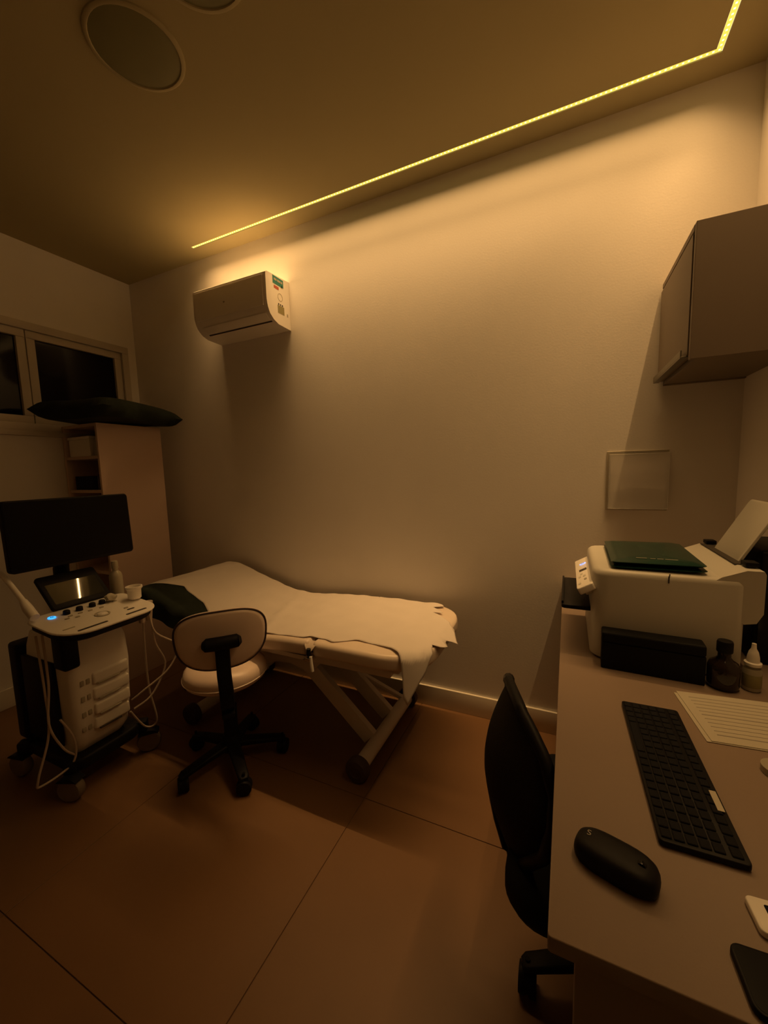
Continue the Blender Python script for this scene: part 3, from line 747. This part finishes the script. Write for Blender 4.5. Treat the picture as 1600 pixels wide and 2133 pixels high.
for v in mb.bm.verts:
    v.co *= 1 + .22 * math.sin(v.co.x * 210 + v.co.y * 90) * math.cos(v.co.z * 160 + v.co.x * 60); v.co.z = max(v.co.z * .7, -.012); v.co += Vector((-1.79, -.955, .781))
build('tissue', mb, SHEET, tg, smooth=25)
gb = small_bottle('gel_bottle', 'translucent gel bottle standing behind the small touch screen', 'bottle', -1.915, -.855, .72, .027, .19, FROST, FROST)
mb = MB(); mb.lathe([(.036, .688), (.036, .719)], -1.915, -.855, 20); hold = build('bottle_holder', mb, BPLAS, us)
mb = MB(); mb.bar((-1.915, -.855, .700), (-1.87, -.95, .690), .02, .02, (0, 0, 1)); build('holder_arm', mb, BPLAS, us)
# ------------------------------------------------------------------ desk
DX0, DX1, DY0, DY1, DZ = -.011, XR - .001, -1.513, -.001, .75
dsk = thing('desk', 'taupe laminate desk running along the right wall', 'desk', (.29, -.75, 0))
mb = MB(); mb.slab(rrect(DX0, DX1, DY0, DY1, .003, 2, (.001, .001, .004, .001)), DZ - .022, DZ, .0015); build('desktop', mb, LAM, dsk)
build('end_panel', MB().box(DX0 + .03, DX1 - .02, DY0 + .008, DY0 + .033, 0, DZ - .0225, .001, 1), LAM, dsk)
build('end_panel', MB().box(DX0 + .03, DX1 - .02, DY1 - .04, DY1 - .015, 0, DZ - .0225, .001, 1), LAM, dsk)
build('modesty_panel', MB().box(DX1 - .06, DX1 - .04, DY0 + .034, DY1 - .041, .25, DZ - .0225, .001, 1), LAM, dsk)
# ------------------------------------------------------------------ office chair pushed against the desk
OC = Vector((.15, -.965, 0)); SY = -1.01
oc = thing('office_chair', 'black mesh-back office chair pushed in against the desk', 'chair', OC)
BO = Matrix.Translation((-.057, -1.03, -.026)) @ Matrix.Rotation(math.radians(20), 4, 'Z')
def bx_(z): return interp([(.40, -.06), (.48, -.090), (.56, -.115), (.64, -.115), (.72, -.090), (.80, -.05)], z)
def bw_(z): return interp([(.40, .06), (.46, .10), (.52, .150), (.58, .190), (.64, .200), (.70, .190), (.75, .152), (.785, .092), (.795, .062), (.80, .035)], z)
NZ = 26
def bk_pt(z, v, k=1.0):
    hw_ = sum(bw_(min(.80, max(.40, z + d))) for d in (-.008, 0, .008)) / 3 * k; xc = sum(bx_(z + d) for d in (-.03, 0, .03)) / 3
    return BO @ Vector((xc + 2.2 * (hw_ * v) ** 2, hw_ * v, z))
mb = MB(); mb.loft([[bk_pt(lerp(.405, .797, i / NZ), -1 + 2 * k / 14, .94) for k in range(15)] for i in range(NZ + 1)], False, False, closed=False)
bk_ = build('mesh_back', mb, MESHF, oc, smooth=80); so = bk_.modifiers.new('thick', 'SOLIDIFY'); so.thickness = .010
zz_ = [.601 - .196 * math.cos(math.pi * i / 44) for i in range(45)]
edge = [bk_pt(z, 1) for z in zz_] + [bk_pt(z, -1) for z in reversed(zz_)]
mb = MB(); mb.tube(edge + [edge[0]], .013, 10); build('back_frame', mb, BPLAS, oc, smooth=60)
pa = [BO @ Vector(p) for p in ((-.098, 0, .60), (-.100, 0, .55), (-.092, 0, .50), (-.074, 0, .43), (-.03, 0, .395), (.11, .02, .392))]
bsd = BO.to_3x3() @ Vector((0, 1, 0)); rings = []
for i, p in enumerate(pa):
    d = (pa[min(i + 1, len(pa) - 1)] - pa[max(i - 1, 0)]).normalized(); nn = bsd.cross(d)
    rings.append([p + bsd * y + nn * z for y, z in rrect(-.033, .033, -.009, .009, .006, 3)])
mb = MB(); mb.loft(rings); build('back_spine', mb, BPLAS, oc, smooth=60)
# seat cushion with rounded rear corners
mb = MB(); sp = rrect(-.105, .36, SY - .235, SY + .235, .1, 7, (.08, .13, .075, .08))
def sc2(k, z): return [((x - .13) * k + .13, (y - SY) * k + SY, z) for x, y in sp]
mb.loft([sc2(.90, .395), sc2(.97, .402), sc2(1, .42), sc2(1, .445), sc2(.97, .462), sc2(.88, .470), sc2(.5, .474)]); build('seat', mb, BMATTE, oc, smooth=60)
mb = MB(); mb.box(.02, .24, SY - .08, SY + .10, .355, .394, .008); build('seat_mechanism', mb, BPLAS, oc)
mb = MB(); mb.lathe([(.028, .13), (.028, .26), (.017, .262), (.017, .356)], OC.x, OC.y, 18); build('gas_lift', mb, BPLAS, oc)
star(oc, OC, (202, 274, 346, 58, 130), .245, .115, .085, BPLAS, .055)
# ------------------------------------------------------------------ printer
PX0, PX1, PY0, PY1, PZ0, PZ1 = .068, .415, -.745, -.36, DZ + .0006, 1.008
prn = thing('printer', 'bulky cream desktop printer with rear paper support on the desk', 'printer', (.24, -.55, DZ))
mb = MB(); ins = .016
op = rrect(PX0, PX1 - .012, PY0, PY1, .03, 6, (.02, .04, .045, .02))
cx_, cy_ = (PX0 + PX1) / 2, (PY0 + PY1) / 2
def pins(k, z): 
    o = []
    for x, y in op:
        o.append((max(PX0 + k, min(PX1 - .012 - k, x)) if False else cx_ + (x - cx_) * (1 - k / .17), cy_ + (y - cy_) * (1 - k / .19), z))
    return o
mb.loft([pins(.006, PZ0), pins(0, PZ0 + .006), pins(0, PZ1 - .018), pins(.003, PZ1 - .008), pins(.009, PZ1 - .002), pins(.018, PZ1)])
build('printer_body', mb, WPRN, prn, smooth=45)
# rear raised hump, overhanging the back
mb = MB(); hp = [(.340, 1.0), (.352, 1.0095), (.400, 1.030), (.432, 1.030), (.436, 1.022), (.436, .925), (.424, .900), (.400, .895), (.36, .93)]
mb.loft([[(x, PY0 + .004, z) for x, z in hp], [(x, PY1 - .004, z) for x, z in hp]]); build('rear_cover', mb, WPRN, prn, smooth=30)
build('feed_slot', MB().box(.395, .425, PY0 + .07, PY1 - .02, 1.0302, 1.0325), DARKGAP, prn)
mb = MB(); mb.bar((.243, PY0 - .0007, .985), (.243, PY0 - .0007, 1.003), .003, .0016, (0, 1, 0), 0); mb.bar((.246, PY0 + .006, 1.0075), (.243, PY0 - .0004, .998), .003, .0016, (0, 1, 1), 0); build('lid_seam', mb, DARKGAP, prn)
# paper support with sheet guide
PT = Matrix((Vector((0, 1, 0)), Vector((.46, 0, .888)).normalized(), Vector((-.888, 0, .46)).normalized())).transposed().to_4x4(); PT.translation = (.413, -.64, 1.026)
mb = MB(); mb.slab(rrect(0, .19, -.005, .175, .012), -.004, .003, .0015, PT); build('paper_support', mb, WPRN, prn)
for y0 in (-.695, -.385):
    build('edge_guide', MB().box(.405, .432, y0 - .018, y0 + .018, 1.0325, 1.045, .003), BPLAS, prn)
# sloped control panel on the front (-x) face
KT = Matrix((Vector((0, 1, 0)), Vector((.86, 0, .50)).normalized(), Vector((-.50, 0, .86)).normalized())).transposed().to_4x4(); KT.translation = (.030, -.735, .944)
mb = MB(); mb.slab(rrect(0, .355, 0, .046, .006), -.020, 0, .003, KT); cpn = build('control_panel', mb, WPLAS, prn)
mb = MB(); mb.slab(rrect(.02, .33, .012, .046, .004), -.032, -.0203, .003, KT); build('panel_underside', mb, WPRN, prn)
mb = MB(); mb.slab(rrect(.175, .200, .012, .036, .001, 2), 0, .0007, 0, KT); build('display', mb, DARKGAP, cpn)
mb = MB(); mb.lathe([(.011, 0), (.011, .0015), (.009, .002)], 0, 0, 20, False, True, KT @ Matrix.Translation((.268, .026, 0))); pw = build('power_button', mb, CYAN2, cpn); pw['label'] = 'glowing pale blue power button'
mb = MB(); mb.lathe([(.006, .0021), (.006, .0026), (.0045, .0026), (.0045, .0021)], 0, 0, 16, False, False, KT @ Matrix.Translation((.268, .026, 0))); build('power_symbol', mb, GREYP, pw)
for (a, b_, m_) in ((.070, .028, GREYP), (.040, .010, WPRN), (.11, .026, WPRN), (.11, .012, WPRN), (.14, .018, WPRN)):
    mb = MB(); mb.slab(rrect(a - .008, a + .008, b_ - .004, b_ + .004, .0035, 3), 0, .0012, 0, KT); build('button', mb, m_, cpn)
# black output tray
tr = MB(); tz = .872
tr.slab(rrect(-.010, .075, -.70, -.385, .012), tz, tz + .012, .002)
tray = build('output_tray', tr, BPLAS, prn)
tr = MB(); tr.box(-.010, -.004, -.69, -.395, tz + .0122, tz + .020, .0015); build('tray_lip', tr, BPLAS, tray)
# dark green folder on the printer
fo_ = thing('green_folder', 'dark green glossy folder lying on top of the printer', 'folder', (.21, -.56, PZ1))
FT = Matrix.Translation((.224, -.562, PZ1 + .0022)) @ Matrix.Rotation(math.radians(-1.2), 4, 'Z')
def puff(lx, ly, z0, z1, ed, seed):
    mb = MB(); rings = []
    o = rrect(-lx / 2, lx / 2, -ly / 2, ly / 2, .012, 4)
    for k, z in ((.01, z0), (0, z0 + .005), (-.001, lerp(z0, z1, .5)), (.006, z1 - .005), (.02, z1 - .001), (.05, z1), (.085, z1 + .001)):
        rings.append([FT @ Vector((x * (1 - k / (lx / 2)), y * (1 - k / (ly / 2)), z + .0012 * math.sin(9 * x * seed + 40 * y))) for x, y in o])
    return mb.loft(rings)
build('lower_cover', puff(.215, .33, 0, .012, .01, 1), GBOOK, fo_, smooth=50)
build('upper_cover', puff(.212, .325, .0125, .026, .01, 2.3), GBOOK, fo_, smooth=50)
mb = MB()
for (x0, x1) in ((-.045, -.02), (-.012, .0), (.004, .018), (.022, .05)): mb.slab([(x0, -.1330), (x1, -.1330), (x1, -.1295), (x0, -.1295)], .0262, .0270, 0, FT)
build('pale_print', mb, GREYP, fo_, smooth=0)
# black box in front of the printer
bxx = thing('black_box', 'matte black oblong case on the desk in front of the printer', 'box', (.2, -.775, DZ))
mb = MB(); BT = Matrix.Translation((.204, -.776, DZ + .0005)) @ Matrix.Rotation(math.radians(-2.5), 4, 'Z')
mb.box(-.112, .112, -.024, .024, 0, .072, .003, 2, BT); build('case_body', mb, BMATTE, bxx)
mb = MB(); mb.box(-.112, .112, -.024, .024, .0725, .100, .006, 3, BT); build('case_lid', mb, BMATTE, bxx)
# bottles by the case
b1 = thing('dark_bottle', 'squat dark glass bottle with black cap right of the black case', 'bottle', (.352, -.79, DZ))
mb = MB(); z = DZ + .0005
mb.lathe([(.026, z), (.030, z + .003), (.032, z + .01), (.032, z + .052), (.028, z + .062), (.017, z + .070), (.013, z + .076), (.013, z + .088)], .352, -.79, 28); build('bottle_body', mb, AMBER, b1)
mb = MB(); mb.lathe([(.0155, z + .0885), (.016, z + .09), (.016, z + .112), (.0145, z + .116)], .352, -.79, 22); build('cap', mb, BPLAS, b1)
b2 = thing('dropper_bottle', 'small pale dropper bottle with conical cap, beside the dark bottle', 'bottle', (.409, -.78, DZ))
mb = MB(); mb.lathe([(.016, z), (.018, z + .002), (.018, z + .048), (.016, z + .054), (.009, z + .057), (.009, z + .0605)], .409, -.78, 24); bb2 = build('bottle_body', mb, FROST, b2)
mb = MB(); mb.lathe([(.0184, z + .010), (.0185, z + .0105), (.0185, z + .0405), (.0184, z + .041)], .409, -.78, 24, False, False); build('bottle_label', mb, OLIVE, bb2)
mb = MB(); mb.lathe([(.0155, z + .0608), (.0165, z + .062), (.0165, z + .068), (.0125, z + .070), (.0115, z + .082), (.009, z + .094), (.005, z + .102), (.0042, z + .114)], .409, -.78, 22); build('cone_cap', mb, WPLAS, b2)
# black computer case between printer and wall
pc = thing('computer_case', 'black computer case standing between the printer and the right wall', 'computer', (.52, -.51, DZ))
build('case_shell', MB().box(.462, .585, -.615, -.36, DZ + .0008, 1.06, .012, 3), BPLAS, pc)
build('front_bezel', MB().box(.468, .579, -.623, -.6155, DZ + .006, 1.055, .003), BGLOSS, pc)
# ------------------------------------------------------------------ papers on the desk
PAL = [(.256, -1.043), (.244, -.863)]
def sheet(name, label, x0, y0, lx, ly, ang, z, lines):
    t = thing(name, label, 'paper', (x0, y0, DZ), 'printed sheets on the desk')
    R = Matrix.Translation((x0, y0, z)) @ Matrix.Rotation(ang, 4, 'Z')
    mb = MB(); mb.box(0, lx, 0, ly, 0, .0011, 0, 1, R); ps = build('sheet', mb, SHEET, t, smooth=0)
    if lines:
        mb = MB()
        for k in range(11):
            y = .022 + k * .0138; L = lx - .02 - (.03 if k % 4 == 3 else 0)
            mb.box(.018, L, y, y + (.0028 if k in (0, 5) else .0016), .0011, .0014, 0, 1, R)
        ln = build('text_lines', mb, INK, t, smooth=0); ln['kind'] = 'stuff'
    return t
sheet('printed_sheet', 'lower printed sheet whose left edge sticks out of the pile', .258, -1.043, .26, .178, math.radians(6), DZ + .0006, False)
sheet('printed_sheet', 'top printed sheet of the pile, crossed by rows of fine text', .266, -1.040, .26, .182, math.radians(6.5), DZ + .0020, True)
# ------------------------------------------------------------------ keyboard
KA = Vector((.1275, -1.153, DZ)); kang = math.radians(90 + .9)
kt = thing('keyboard', 'thin black keyboard lying across the desk', 'keyboard', (.178, -1.148, DZ))
KM = Matrix.Translation((.178, -1.147, DZ)) @ Matrix.Rotation(math.radians(1.3), 4, 'Z')
mb = MB(); mb.slab(rrect(-.0525, .0525, -.184, .184, .006, 4), .001, .010, .0015, KM); build('keyboard_body', mb, BPLAS, kt)
kshared = None
cols = 19; pitch = .0188; rp = .0155
for r in range(6):
    for q in range(cols):
        if r == 0 and 4 <= q <= 8: 
            if q != 6: continue
        x = -.0425 + r * rp + (.004 if r == 5 else 0); y = .1695 - q * pitch
        wy = .0082 if not (r == 0 and q == 6) else .0082 + 2 * pitch
        if r == 0 and q == 6:
            mb = MB(); mb.box(x - .0066, x + .0066, y - wy, y + wy, .0102, .0122, .001, 1, KM); build('key', mb, KEYM, kt); continue
        if kshared is None:
            mb = MB(); mb.box(x - .0066, x + .0066, y - wy, y + wy, .0102, .0122, .001, 1, KM); kshared = build('key', mb, KEYM, kt); kx, ky = x, y
        else:
            d = KM.to_3x3() @ Vector((x - kx, y - ky, 0)); copy_part(kshared, kt, d)
mb = MB(); mb.box(.0400, .0490, -.097, -.055, .0124, .0130, 0, 1, KM); ks = build('sticker', mb, SHEET, kt, smooth=0); ks['label'] = 'white sticker near the back edge'
# ------------------------------------------------------------------ mouse
ms = thing('mouse', 'flat black computer mouse on the desk near the keyboard', 'mouse', (.068, -1.395, DZ))
MM = Matrix.Translation((.069, -1.394, DZ)) @ Matrix.Rotation(math.radians(-17), 4, 'Z')
def msh(k, z, hx=.051, hy=.0275): 
    return [MM @ Vector((math.copysign(abs(math.cos(t)) ** (2 / 3.2), math.cos(t)) * hx * k, math.copysign(abs(math.sin(t)) ** (2 / 3.0), math.sin(t)) * hy * k, z)) for t in [2 * math.pi * i / 44 for i in range(44)]]
mb = MB(); mb.loft([msh(.93, .001), msh(.98, .004), msh(1, .011), msh(.985, .017), msh(.94, .0225), msh(.86, .026), msh(.7, .0285), msh(.4, .0300), msh(.1, .0305)]); build('mouse_body', mb, BPLAS, ms, smooth=60)
T = MM @ Matrix.Translation((.030, 0, .0262)) @ Matrix.Rotation(math.pi / 2, 4, 'X')
mb = MB(); mb.lathe([(.003, -.0035), (.0055, -.003), (.006, 0), (.0055, .003), (.003, .0035)], 0, 0, 18, True, True, T); build('scroll_wheel', mb, BGLOSS, ms)
text_mesh('S', .013, LOGO, ms, MM @ Matrix.Translation((-.034, .004, .0287)) @ Matrix.Rotation(math.radians(6), 4, 'Z') @ Matrix.Rotation(math.radians(-7), 4, 'Y'), 'logo_mark', .0008)
# ------------------------------------------------------------------ small things at the right edge of the desk
tpz = thing('tape_roll', 'small clear tape roll with dark core below the printed sheets', 'tape', (.338, -1.098, DZ))
mb = MB(); mb.lathe([(.0135, DZ + .0005), (.024, DZ + .0005), (.024, DZ + .012), (.0135, DZ + .012)], .345, -1.095, 26, False, False); build('tape_ring', mb, FROST, tpz)
mb = MB(); mb.lathe([(.0115, DZ + .0005), (.0133, DZ + .0005), (.0133, DZ + .0135), (.0115, DZ + .0135)], .345, -1.095, 26, False, False); build('core', mb, BPLAS, tpz)
wd = thing('white_device', 'white handheld device with dark screen lying at the desk edge', 'device', (.25, -1.40, DZ))
WT = Matrix.Translation((.213, -1.418, DZ)) @ Matrix.Rotation(math.radians(4), 4, 'Z')
mb = MB(); mb.slab(rrect(0, .11, 0, .044, .006), .0005, .009, .0015, WT); wdb = build('device_body', mb, WPLAS, wd)
mb = MB(); mb.slab(rrect(.016, .10, .008, .036, .002, 3), .009, .0094, 0, WT); build('device_screen', mb, BGLOSS, wdb)
bp2 = thing('smartphone', 'black smartphone lying at the near right corner of the desk', 'phone', (.24, -1.47, DZ))
QT = Matrix.Translation((.178, -1.508, DZ)) @ Matrix.Rotation(math.radians(3), 4, 'Z')
mb = MB(); mb.slab(rrect(0, .14, 0, .066, .010), .0005, .0085, .0015, QT); phb = build('phone_body', mb, BPLAS, bp2)
mb = MB(); mb.slab(rrect(.003, .137, .003, .063, .008), .0085, .0088, 0, QT); build('phone_screen', mb, SCREEN, phb)
bpy.context.view_layer.update()
